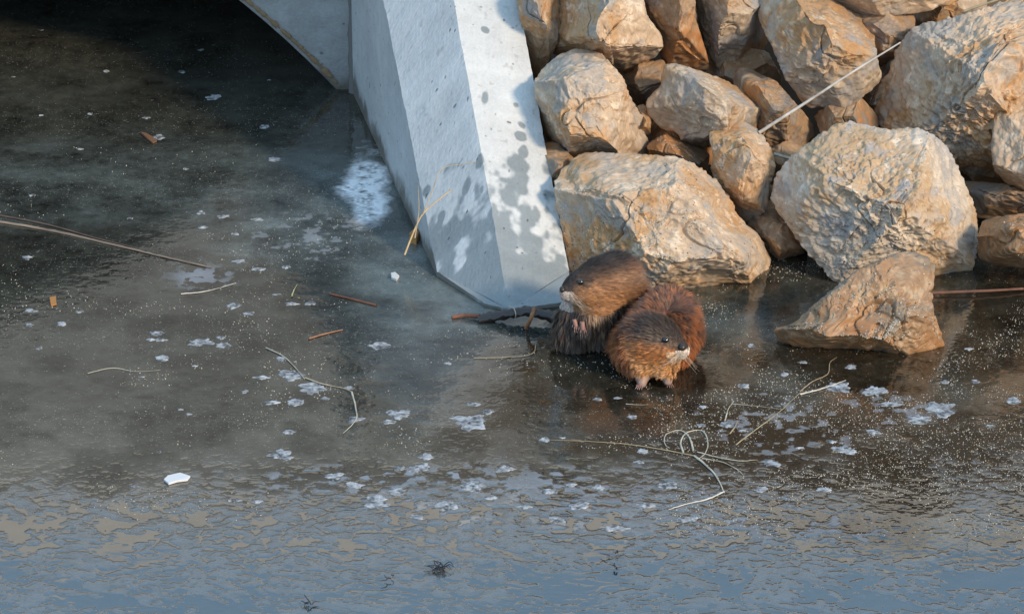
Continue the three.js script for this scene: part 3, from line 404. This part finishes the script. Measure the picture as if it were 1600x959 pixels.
// sitting muskrat, facing left
{
  const anchor = atY(930, 538);
  const V = (px, py, z) => atZ(px, py, z).sub(anchor), nose = V(880, 455, .305), eye = V(911, 438, .30), back = V(985, 435, .2);
  const bones = [[[884, 459, .30], [902, 452, .285], .0115, .024], [[902, 449, .285], [934, 438, .25], .024, .038], [[934, 438, .25], [962, 434, .21], .038, .044], [[962, 436, .21], [968, 470, .17], .044, .058], [[920, 456, .275], [946, 450, .23], .022, .034], [[930, 480, .25], [935, 508, .225], .044, .055], [[965, 475, .17], [962, 512, .15], .064, .064], [[890, 483, .25], [889, 522, .255], .020, .023], [[889, 522, .255], [898, 533, .27], .023, .016], [[921, 487, .285], [912, 512, .30], .016, .0095]];
  const headC = V(935, 442, .25);
  const style = (p, n, r) => {
    const q0 = noise3(p.x * 45, p.y * 45 + 7, p.z * 45), head = p.y > V(930, 476, .25).y + (p.x - headC.x) * .12 + q0 * .012, t = clamp((p.x - nose.x) / .17), q = noise3(p.x * 60, p.y * 60, p.z * 60);
    let c, len, lift = .42, clump = 0, flow, width = .0008;
    if (head) {
      flow = new THREE.Vector3(1, -.12, -.35);
      const top = sstep(.012, .040, p.y - headC.y + (t - .45) * -.03 + q * .012), cheek = sstep(.05, -.02, p.y - headC.y) * sstep(.14, .3, t);
      c = mix3([.20, .10, .052], DK, top); c = mix3(c, [.50, .25, .11], cheek * .9 * sstep(1.0, .45, t)); c = mix3(c, DK, .8 * sstep(.016, .008, Math.hypot(p.x - eye.x - .004, p.y - eye.y))); c = mix3(c, [.34, .17, .085], .7 * sstep(.022, .012, Math.hypot(p.x - V(953, 432, .25).x, p.y - V(953, 432, .25).y))); c = mix3(c, DK, sstep(.85, 1.05, t) * .6);
      if (t < .13) c = p.y < nose.y + .002 ? [.68, .55, .47] : mix3([.10, .065, .045], DK, top);
      else if (t < .26 && p.y < nose.y - .004) c = [.46, .27, .15];
      len = lerp(.003, .019, sstep(.1, .6, t)); lift = lerp(.2, .7, t); clump = .3 * t; width = .0006;
    } else {
      flow = new THREE.Vector3(.1, -1, .1); clump = .85; len = .024; lift = .35; width = .0011;
      const chest = sstep(.034, .006, Math.abs(p.x - V(930, 490, .27).x)) * sstep(.02, .11, p.y);
      c = mix3([.075, .048, .033], [.36, .22, .125], chest * .8 * clamp(.6 + q * 2)); if (q > .2) c = mix3(c, [.26, .17, .11], .45);
    }
    return { flow, len: len * (.75 + r() * .5), color: c, lift, clump, width };
  };
  muskrat('dark muskrat sitting upright facing left with its paws held to its chest', anchor, bones, null, style, 80000, 41, (root, rel, g) => {
    const e = onto(g, eye, CAM); const em = new THREE.SphereGeometry(.0066, 16, 12); em.translate(...e.clone().addScaledVector(CAM, .0042).toArray()); mesh('eye', em, eyeMat, root);
    const ng = new THREE.SphereGeometry(.0085, 16, 12); ng.scale(.8, .85, 1.1); ng.translate(...V(879, 452, .305).toArray()); mesh('nose', ng, noseMat, root);
    const ear = new THREE.SphereGeometry(.012, 14, 10, 0, Math.PI * 2, 0, Math.PI * .5); ear.scale(1, .5, 1); ear.rotateX(1.1); const ep = onto(g, V(955, 428, .25), CAM); ear.translate(ep.x, ep.y, ep.z); mesh('ear', ear, std({ color: [.16, .09, .055], roughness: .9 }), root);
    const r = rng(3); for (let k = 0; k < 12; k++) { const a = V(887 + r() * 6, 455 + r() * 7, .315); mesh('whisker', taper([a, a.clone().add(new THREE.Vector3(.008 + r() * .016, -.006 - r() * .012, .014)), a.clone().add(new THREE.Vector3(.02 + r() * .035, -.014 - r() * .028, .022))], .0004, .0001, 6, 4), std({ color: [.5, .42, .34] }), root); }
    handAt('paw', root, V(911, 513, .318), new THREE.Vector3(.12, -.9, .35).normalize(), new THREE.Vector3(1, .1, 0), new THREE.Vector3(0, .35, .9), .0125);
    handAt('paw', root, V(900, 508, .31), new THREE.Vector3(.3, -.85, .35).normalize(), new THREE.Vector3(1, .25, 0), new THREE.Vector3(0, .35, .9), .011);
  });
}
// crouching muskrat in front, facing right
{
  const anchor = atY(1018, 590);
  const V = (px, py, z) => atZ(px, py, z).sub(anchor), nose = V(1071, 546, .50), headC = V(1028, 537, .44), eye = V(1041, 527, .48);
  const bones = [[[1044, 500, .25], [1036, 525, .33], .060, .066], [[1036, 525, .33], [1010, 545, .39], .066, .055], [[1046, 522, .3], [1044, 545, .36], .050, .042], [[1014, 527, .42], [1030, 533, .45], .041, .038], [[1030, 533, .45], [1051, 542, .48], .037, .022], [[1051, 542, .48], [1066, 548, .495], .021, .0105], [[990, 549, .39], [1000, 558, .42], .041, .036], [[1015, 553, .43], [1035, 558, .455], .036, .027], [[1003, 580, .465], [1003, 600, .49], .017, .0085], [[1041, 578, .475], [1044, 596, .50], .015, .0085]];
  const style = (p, n, r) => {
    const q = noise3(p.x * 55 + 9, p.y * 55, p.z * 55), fx = (p.x - headC.x) / .06, fz = (p.z - headC.z);
    const dh = p.distanceTo(new THREE.Vector3(headC.x + .012, headC.y, headC.z + .01)), dn = p.distanceTo(nose);
    let flow, len, lift, c, width, clump; const body = {};
    const hw = Math.max(sstep(.085, .055, dh + q * .02) * sstep(headC.z - .05, headC.z - .015, p.z), sstep(.06, .045, dn)), head = hw > .0;
    if (head) {
      flow = new THREE.Vector3(-1, -.1, -.5);
      const top = sstep(.004, .034, p.y - headC.y + fx * .004 + q * .014);
      c = mix3([.40, .165, .058], DK, top); const t = clamp(dn / .1);
      c = mix3(c, [.50, .27, .11], sstep(-.005, -.035, p.y - headC.y) * .8);
      if (dn < .022) c = p.y > nose.y + .002 ? DK : [.72, .62, .53]; else if (dn < .04 && p.y < nose.y - .002) c = [.66, .46, .30];
      len = lerp(.003, .018, sstep(.15, .95, t)); lift = lerp(.2, .5, t); width = .0006; clump = .2;
      body.c = c; body.flow = flow; body.len = len; body.lift = lift;
    }
    if (hw < 1) {
      len = .022; lift = .7; width = .0008; clump = .4;
      flow = new THREE.Vector3(-.1, -.75, lerp(.25, -.7, sstep(.06, .19, p.y)));
      const low = sstep(.075, .02, p.y) * sstep(.0, .05, p.z);
      c = mix3([.36, .125, .042], [.13, .06, .034], sstep(-.1, .25, q + (n.y - .55) * .5)); c = mix3(c, [.55, .29, .12], low * sstep(-.055, -.02, p.x) * .85);
      
      if (q > .25) c = c.map((x) => x * 1.3);
      if (head) { c = mix3(c, body.c, hw); flow.lerp(body.flow, hw); len = lerp(len, body.len, hw); lift = lerp(lift, body.lift, hw); }
    }
    if (p.y < .03 && p.z > .03) return null; if (p.y < .06) len *= .55;
    return { flow, len: len * (.7 + r() * .6), color: c, lift, clump, width };
  };
  muskrat('reddish round muskrat crouching on the ice with its face to the right', anchor, bones, null, style, 95000, 43, (root, rel, g) => {
    const e = onto(g, eye, CAM), em = new THREE.SphereGeometry(.0066, 16, 12); em.translate(...e.clone().addScaledVector(CAM, .0042).toArray()); mesh('eye', em, eyeMat, root);
    const ng = new THREE.SphereGeometry(.0095, 16, 12); ng.scale(.9, .85, 1); const np = onto(g, V(1069, 543, .5), CAM); ng.translate(np.x + .001, np.y + .001, np.z); mesh('nose', ng, noseMat, root);
    const ear = new THREE.SphereGeometry(.012, 14, 10, 0, Math.PI * 2, 0, Math.PI * .5); ear.scale(1, .5, 1); ear.rotateX(1.1); const ep = onto(g, V(1002, 524, .44), CAM); ear.translate(ep.x, ep.y, ep.z); mesh('ear', ear, std({ color: [.14, .075, .04], roughness: .9 }), root);
    const r = rng(8); for (let k = 0; k < 14; k++) { const s = k % 2 ? 1 : -1, a = onto(g, V(1062 + r() * 5, 550 + r() * 6, .5), CAM); mesh('whisker', taper([a, a.clone().add(new THREE.Vector3(s * .015, -.004 - r() * .012, .012)), a.clone().add(new THREE.Vector3(s * (.03 + r() * .03), -.012 - r() * .03, .014))], .0004, .0001, 6, 4), std({ color: [.55, .46, .36] }), root); }
    for (const [px, py, sx] of [[1001, 603, -.3], [1045, 600, .25]]) { const o = atY(px, py, .005).sub(anchor); handAt('paw', root, o, new THREE.Vector3(sx, -.05, 1).normalize(), new THREE.Vector3(1, 0, -sx).normalize(), new THREE.Vector3(0, 1, 0), .0115); }
  });
}

// ---------------------------------------------------------------- frost grains on ice and stones
{
  const spots = [], r = rng(61);
  for (let k = 0; spots.length < 14000 && k < 400000; k++) {
    const py = 150 + 690 * r(), p = atY(r() * 1640 - 20, py), n = fbm2(p.x * 5 + 3, p.z * 5, 4), right = sstep(-.1, .5, p.x);
    const dens = sstep(.1, .5, n * 1.7 + right * .28) * sstep(130, 520, py) * sstep(850, 760, py - right * 30);
    if (r() < dens * (.35 + .65 * right)) spots.push([p.x, .0004, p.z]);
  }
  spots.push(...grainSpots);
  const g = new THREE.OctahedronGeometry(1, 0), im = new THREE.InstancedMesh(g, std({ roughness: .6 }), spots.length), m = new THREE.Matrix4(), q = new THREE.Quaternion(), c = new THREE.Color();
  spots.forEach(([x, y, z], i) => { const s = .0006 + .0014 * Math.pow(r(), 2.4) + (i >= spots.length - grainSpots.length ? .0007 : 0); q.setFromEuler(new THREE.Euler(r() * 3, r() * 3, r() * 3)); m.compose(new THREE.Vector3(x, y, z), q, new THREE.Vector3(s, s * .7, s)); im.setMatrixAt(i, m); const t = r(); t < .62 ? c.setRGB(.46, .45, .41) : t < .85 ? c.setRGB(.4, .33, .21) : c.setRGB(.06, .05, .04); im.setColorAt(i, c); });
  im.name = 'frost_grains'; im.castShadow = im.receiveShadow = true; scene.add(im); tag(im, 'tiny frost grains and seeds sprinkled over ice and stones', 'frost', null, 'stuff');
}
// ---------------------------------------------------------------- frozen foam
const foamMat = new THREE.MeshStandardMaterial({ vertexColors: true, roughness: .7 });
function foam(px, py, wpx, label, group, asp = 1) {
  const c = atY(px, py), R = wpx / 695.65 / 2, seed = px * 7 + py, r = rng(seed), n = R > .02 ? 44 : 26, rings = R > .02 ? 12 : 7, pos = [0, .0014, 0], col = [.3, .31, .35], idx = [];
  for (let j = 1; j <= rings; j++) for (let k = 0; k < n; k++) {
    const a = k / n * 6.2832, t = j / rings, e = 1 + .42 * noise2(Math.cos(a) * 1.6 + seed, Math.sin(a) * 1.6) + .28 * noise2(Math.cos(a) * 5 + seed, Math.sin(a) * 5);
    const x = Math.cos(a) * R * t * e, z = Math.sin(a) * R * asp * t * e, b = noise2((c.x + x) * 330, (c.z + z) * 330), b2 = noise2((c.x + x) * 110, (c.z + z) * 110);
    pos.push(x, j === rings ? -.001 : (1 - t * t) * .0006 + .0008 + b * .0004 + b2 * .0003, z); const v = clamp(.24 + .16 * b + .2 * b2, .04, .7); col.push(v, v * 1.03, v * 1.07);
  }
  for (let k = 0; k < n; k++) idx.push(0, 1 + (k + 1) % n, 1 + k);
  for (let j = 0; j < rings - 1; j++) for (let k = 0; k < n; k++) { const a = 1 + j * n + k, b = 1 + j * n + (k + 1) % n; idx.push(a, b, a + n, b, b + n, a + n); }
  const m = mesh('foam_patch', geoFrom(pos, idx, col), foamMat); m.position.copy(c); tag(m, label, 'foam', group);
}
foam(733, 659, 58, 'largest pale foam disc on the dark ice below the root');
foam(621, 647, 36, 'oval foam disc left of the largest disc');
foam(608, 659, 18, 'small foam disc touching the oval disc below left');
foam(488, 606, 44, 'rough white foam cake where the bent straws meet');
foam(438, 711, 38, 'lone pointed foam cake left of centre on the near ice');
foam(591, 540, 34, 'thin foam film on the ice below the reddish twig');
foam(1161, 603, 20, 'ring-shaped foam disc right of the crouching muskrat');
foam(310, 536, 36, 'long foam patch in the middle of the left ice');
foam(790, 733, 30, 'foam disc beside a pale seed on the near ice');
foam(332, 152, 26, 'foam patch in the dark culvert mouth, the farthest large one');
foam(247, 214, 26, 'foam patch beside a brown leaf in the culvert mouth');
foam(428, 249, 20, 'foam patch on the dark ice nearest to the end wall');
const small = [[739, 632, 20], [763, 643, 24], [850, 687, 16], [879, 684, 10], [666, 714, 28], [624, 732, 16], [655, 731, 30], [699, 568, 12], [244, 521, 22], [254, 560, 26], [346, 540, 22], [345, 528, 14], [235, 531, 14], [253, 531, 18], [364, 478, 26], [456, 475, 24], [388, 490, 20], [485, 474, 18], [432, 460, 12], [447, 417, 16], [404, 421, 20], [371, 409, 24], [424, 629, 22], [462, 628, 28], [410, 590, 24], [455, 586, 38], [440, 561, 18], [450, 675, 20], [545, 606, 16], [555, 655, 26], [507, 623, 14], [383, 612, 10], [304, 572, 10], [220, 589, 10], [46, 486, 22], [60, 544, 10], [46, 508, 14], [124, 487, 12], [95, 506, 16], [295, 647, 10], [282, 640, 8], [42, 402, 16], [50, 305, 12], [290, 264, 12], [140, 178, 10], [283, 112, 14], [165, 111, 14], [64, 47, 12], [63, 180, 8], [125, 233, 12], [312, 78, 12], [412, 198, 16], [228, 184, 14], [20, 120, 8], [313, 332, 14], [349, 338, 18], [316, 355, 18], [402, 343, 20], [366, 365, 14], [202, 341, 10], [420, 125, 8], [1096, 665, 16], [1135, 664, 22], [1098, 636, 12], [988, 652, 16], [1006, 705, 18], [1160, 673, 14], [1310, 605, 34], [1366, 611, 36], [1390, 632, 38], [1330, 573, 20], [1470, 640, 44], [1440, 655, 40], [1478, 597, 14], [1525, 596, 14], [1585, 626, 22], [1515, 545, 16], [1365, 675, 24], [1320, 704, 36], [1547, 666, 16], [1205, 723, 26], [1188, 765, 26], [1290, 765, 24], [1250, 700, 14], [1300, 690, 18], [893, 757, 24], [935, 762, 22], [858, 768, 30], [742, 760, 34], [618, 768, 26], [555, 758, 26], [590, 783, 34], [700, 790, 30], [960, 826, 40], [1040, 758, 30], [1000, 722, 14], [520, 745, 28], [770, 778, 26], [820, 792, 24], [905, 790, 30], [870, 812, 26], [650, 808, 24], [1010, 790, 28], [1075, 812, 30], [365, 782, 20], [400, 783, 16], [250, 705, 8], [210, 760, 14], [965, 622, 16], [935, 624, 14], [975, 560, 12], [1175, 540, 12], [1225, 585, 14], [1255, 566, 16]];
const zoneOf = (x, y) => y < 270 ? 'in the dark culvert mouth' : y < 440 && x < 480 ? 'beside the long reed stalk on the left ice' : x < 300 && y < 620 ? 'on the far left ice' : x < 600 && y < 700 ? 'on the left ice between the straws' : x < 480 ? 'on the near left ice by the white splinter' : x < 900 && y < 720 ? 'on the dark ice below the root' : x < 1080 && y > 720 ? 'in the band across the near ice' : x < 1240 && y < 640 ? 'beside the crouching muskrat' : x < 1240 ? 'round the grass tangle' : y < 620 ? 'in front of the wedge-shaped boulder' : 'on the speckled ice at the right';
const ORD = ['first', 'second', 'third', 'fourth', 'fifth', 'sixth', 'seventh', 'eighth', 'ninth', 'tenth', 'eleventh', 'twelfth', 'thirteenth', 'fourteenth', 'fifteenth', 'sixteenth'], count = new Map();
const kindOf = ([x, y, w]) => (w < 15 ? 'tiny' : w < 25 ? 'small' : 'broad') + '|' + zoneOf(x, y), total = new Map();
for (const f of small) total.set(kindOf(f), (total.get(kindOf(f)) ?? 0) + 1);
for (const f of [...small].sort((a, b) => a[0] - b[0])) {
  const [x, y, w] = f, [sz, zn] = kindOf(f).split('|'), n = count.get(kindOf(f)) ?? 0; count.set(kindOf(f), n + 1);
  foam(x, y, w, total.get(kindOf(f)) > 1 ? ORD[n] + ' ' + sz + ' foam patch from the left, ' + zn : 'only ' + sz + ' foam patch ' + zn, 'small foam patches frozen on the ice', .55 + .8 * ((x * 13 + y * 29) % 17) / 17);
}

// ---------------------------------------------------------------- straws, twigs, leaves
function straw(name, label, cat, pts, r0, r1, color, o = {}) {        // pts: photograph position and height above the ice (or a fixed depth)
  const V = pts.map(([px, py, h = .002, z]) => z !== undefined ? atZ(px, py, z) : atY(px, py, h)), g = taper(V, r0, r1, o.seg ?? 40, 7), p = g.attributes.position, col = [];
  for (let i = 0; i < p.count; i++) { const n = noise3(p.getX(i) * 90, p.getY(i) * 90, p.getZ(i) * 90), f = noise3(p.getX(i) * 22, 4, p.getZ(i) * 22); if (o.flat) p.setY(i, V[0].y + (p.getY(i) - V[0].y) * o.flat); if (o.rough) { p.setY(i, p.getY(i) + n * o.rough); p.setX(i, p.getX(i) + f * o.rough); } const k = 1 + n * .5 + f * .5; col.push(color[0] * k, color[1] * k, color[2] * k); }
  g.setAttribute('color', new THREE.Float32BufferAttribute(col, 3)); g.computeVertexNormals();
  return tag(mesh(name, g, o.mat ?? strawMat), label, cat, o.group);
}
const strawMat = new THREE.MeshStandardMaterial({ vertexColors: true, roughness: .7 }), barkMat = new THREE.MeshStandardMaterial({ vertexColors: true, roughness: .42 });
const DRY = [.34, .27, .165], PALE = [.42, .385, .30], RED = [.15, .062, .035];
straw('reed_stalk', 'long pale reed stalk leaning across the boulders', 'reed', [[1187, 207, 0, -.44], [1260, 160, 0, -.44], [1340, 108, 0, -.45], [1408, 66, 0, -.46]], .0042, .0018, [.55, .50, .44]);
straw('reed_stalk', 'thin tip of a reed lying on the craggy boulder at the top edge', 'reed', [[1508, 17, 0, -.5], [1540, 6, 0, -.5], [1590, -10, 0, -.5]], .003, .002, DRY);
straw('reed_stalk', 'short pale reed end sticking out beside the small knobbly boulder', 'reed', [[1209, 240, 0, -.42], [1222, 244, 0, -.42], [1238, 248, 0, -.42]], .004, .0035, PALE);
straw('reed_stalk', 'long brown reed stalk frozen into the ice at the left edge', 'reed', [[-30, 342], [80, 360], [180, 383], [260, 402], [330, 418]], .0055, .0025, [.22, .165, .12], { flat: .6, rough: .002 });
straw('reed_stalk', 'dark reed strip lying along the upper side of the long reed stalk', 'reed', [[-20, 333], [70, 350], [150, 372], [215, 388]], .004, .002, [.09, .06, .045], { flat: .6 });
// dark wet root at the foot of the end wall
straw('tree_root', 'thick dark wet root curving out at the foot of the end wall', 'root', [[748, 500, .006], [770, 495, .012], [795, 490, .02], [822, 487, .024], [850, 491, .022], [885, 503, .012]], .011, .0125, [.045, .033, .028], { rough: .0075, mat: barkMat, seg: 90 });
straw('twig', 'reddish peeled twig pointing left from the dark root', 'twig', [[706, 496, .004], [725, 493, .006], [750, 494, .008]], .0045, .0055, RED, { rough: .002 });
straw('twig', 'orange brown bark strip standing against the dark root', 'twig', [[821, 513, .003, ], [829, 498, .034], [836, 482, .05]], .0042, .0058, [.27, .115, .05], { rough: .003 });
straw('grass_blade', 'pale straw looped round the dark root', 'grass', [[795, 478, .034], [803, 482, .036], [806, 492, .028], [804, 500, .012]], .0012, .001, PALE);
straw('twig', 'thin rusty twig lying on the ice left of the end wall toe', 'twig', [[515, 459], [545, 466], [572, 473], [588, 477]], .002, .0028, RED);
straw('twig', 'rusty leaf strip on the ice left of the centre', 'twig', [[482, 529], [505, 522], [535, 515]], .003, .0022, [.30, .14, .07], { flat: .5 });
straw('twig', 'long reddish stick half frozen behind the wedge-shaped boulder', 'twig', [[1456, 458, .006], [1500, 456, .008], [1550, 454, .008], [1600, 451, .006]], .0038, .003, [.13, .06, .04]);
const onWall = [[632, 398, .02, -.24], [645, 365, .05, -.26], [660, 335, .07, -.3], [685, 312, .08, -.33], [706, 296, 0, -.35]];
straw('grass_blade', 'forked dry straw hanging over the edge of the end wall', 'grass', onWall.map(([a, b, , z]) => [a, b, 0, z + .035]), .0022, .0013, [.50, .36, .19]);
straw('grass_blade', 'upright thin straw beside the forked straw on the end wall', 'grass', [[648, 372, 0, -.2], [654, 330, 0, -.24], [653, 290, 0, -.28]], .0016, .0008, DRY);
straw('grass_blade', 'bent thin straw end resting on the upper face of the end wall', 'grass', [[660, 335, 0, -.24], [676, 297, 0, -.28], [690, 264, 0, -.33], [725, 256, 0, -.35], [758, 249, 0, -.37]], .0012, .0008, DRY);
const G = (label, pts, r = .0016, c = PALE, o = {}) => straw('grass_blade', label, 'grass', pts, r * 1.05, r * .4, c, { flat: .6, rough: .0012, ...o });
G('bent pale grass blade on the left ice, its long arm', [[415, 543], [440, 555], [462, 575], [476, 593]], .0018);
G('bent pale grass blade crossing towards the foam cake', [[476, 590], [505, 600], [535, 606], [550, 612]], .0022, [.40, .33, .22]);
G('hooked pale grass blade hanging from the bent one', [[549, 612], [555, 635], [556, 655], [536, 677]], .0022);
G('white curved straw on the ice below the long reed', [[282, 459], [315, 456], [345, 449], [368, 442]], .0018, [.55, .52, .46]);
G('thin straw lying flat on the left ice', [[136, 583], [175, 575], [210, 580], [250, 578]], .0012);
G('short green blade on the ice below the end wall', [[455, 463], [459, 453], [464, 444]], .002, [.36, .38, .18]);
G('curled grass loop, the left one of the tangle', [[1084, 705], [1075, 680], [1062, 672], [1042, 678], [1040, 695], [1046, 700]], .0022);
G('curled grass loop, the right one of the tangle', [[1068, 708], [1064, 690], [1075, 675], [1095, 672], [1106, 688], [1102, 708], [1090, 718]], .0022);
G('long grass blade running left from the tangle', [[1085, 712], [1040, 703], [990, 695], [930, 690], [860, 687]], .0016, DRY);
G('grass blade sloping down right from the tangle', [[1085, 712], [1105, 728], [1120, 745], [1132, 770]], .0028);
G('pale grass blade at the lower end of the tangle', [[1132, 768], [1105, 780], [1070, 788], [1045, 796]], .0024, [.55, .52, .46]);
G('grass blade lying right of the tangle', [[1090, 706], [1130, 716], [1160, 720], [1185, 718]], .0018);
G('fine grass blade fanning from the tangle to the right', [[1098, 716], [1130, 722], [1150, 732], [1162, 742]], .0016);
G('long straight blade rising from the tangle to the pale leaf tip', [[1150, 695], [1180, 672], [1215, 646], [1250, 614]], .0018, DRY);
G('broad pale leaf tip on the ice below the wedge-shaped boulder', [[1250, 616], [1275, 610], [1300, 602], [1322, 594]], .0032, [.48, .45, .38], { flat: .5 });
G('brown curved blade above the pale leaf tip', [[1250, 612], [1270, 596], [1293, 585], [1298, 565], [1308, 558]], .0018, [.30, .22, .13]);
G('fine straight straw left of the rising blade', [[1145, 631], [1180, 634], [1222, 639]], .001);
G('short upright straw left of the fine straight straw', [[1133, 658], [1138, 640], [1146, 628]], .0018);
G('short straw on the ice in front of the crouching muskrat', [[978, 631], [995, 632], [1013, 632]], .001);
G('forked straw stub above the near ice beside the tangle', [[1140, 678], [1148, 668], [1153, 658]], .002, DRY);
G('thin straw across the dark ice below the root', [[740, 559], [790, 558], [830, 553], [838, 535]], .0012, [.34, .29, .18]);
function chip(name, label, cat, outl, h, color, rough = .7) {         // a small flat piece with an outline of its own
  const P = outl.map(([x, y]) => atY(x, y)), c = P.reduce((a, p) => a.add(p), new THREE.Vector3()).divideScalar(P.length), s = new THREE.Shape(P.map((p) => new THREE.Vector2(p.x - c.x, -(p.z - c.z))));
  const g = new THREE.ExtrudeGeometry(s, { depth: h, bevelEnabled: true, bevelThickness: h * .3, bevelSize: .0008, bevelSegments: 2 }); g.rotateX(-Math.PI / 2); { const p = g.attributes.position; for (let i = 0; i < p.count; i++) if (p.getY(i) > h * .5) p.setY(i, p.getY(i) + noise2(p.getX(i) * 90 + c.x * 50, p.getZ(i) * 90) * h * .5); g.computeVertexNormals(); }
  const m = mesh(name, g, std({ color, roughness: rough })); m.position.set(c.x, .0015, c.z); tag(m, label, cat);
}
chip('foam_chip', 'bright white splinter lying on the near left ice', 'chip', [[256, 752], [262, 746], [281, 742], [296, 747], [292, 752], [276, 754], [263, 758]], .003, [.62, .62, .62]);
chip('leaf', 'orange leaf scrap on the ice at the left', 'leaf', [[77, 467], [86, 465], [87, 477], [79, 479]], .002, [.36, .16, .045]);
chip('leaf', 'brown curled leaf on the dark ice in the culvert mouth', 'leaf', [[219, 209], [228, 211], [238, 216], [244, 222], [238, 225], [230, 219]], .003, [.16, .08, .04]);
chip('feather', 'white fluff on the ice left of the end wall', 'feather', [[611, 430], [617, 429], [623, 434], [619, 440], [612, 437]], .004, [.55, .54, .53]);
chip('leaf', 'amber leaf scrap caught under the straw on the end wall', 'leaf', [[640, 372], [648, 366], [654, 374], [650, 382], [642, 380]], .012, [.40, .20, .06]);
{
  // dark plant scraps on the near ice
  const scrap = (label, px, py, n, s, seed) => { const r = rng(seed), gs = [], c = atY(px, py); for (let k = 0; k < n; k++) { const a = r() * 6.28, l = s * (.3 + r() * .7), x = (r() - .5) * s * .9, z = (r() - .5) * s * 1.2, p = new THREE.Vector3(x, .003 + r() * .004, z); gs.push(taper([p, p.clone().add(new THREE.Vector3(Math.cos(a) * l * .5, r() * .01, Math.sin(a) * l * .5)), p.clone().add(new THREE.Vector3(Math.cos(a + .5) * l, .002, Math.sin(a + .5) * l))],   .0013, .0005, 8, 5)); } const m = mesh('plant_scrap', mergeGeometries(gs), std({ color: [.025, .025, .03], roughness: .6 })); m.position.copy(c); tag(m, label, 'plant scrap'); };
  scrap('dark clump of plant scraps on the near ice, the biggest', 687, 889, 26, .026, 71);
  scrap('small dark plant scrap at the bottom edge left of the clump', 482, 945, 7, .02, 72);
  scrap('dark plant scrap below the near right ice', 960, 868, 3, .022, 73);
  scrap('tiny dark plant scrap lower right of the clump', 962, 890, 4, .01, 74);
  scrap('dark twig scrap left of the biggest clump', 612, 906, 3, .022, 75);
}
renderer.render(scene, camera);
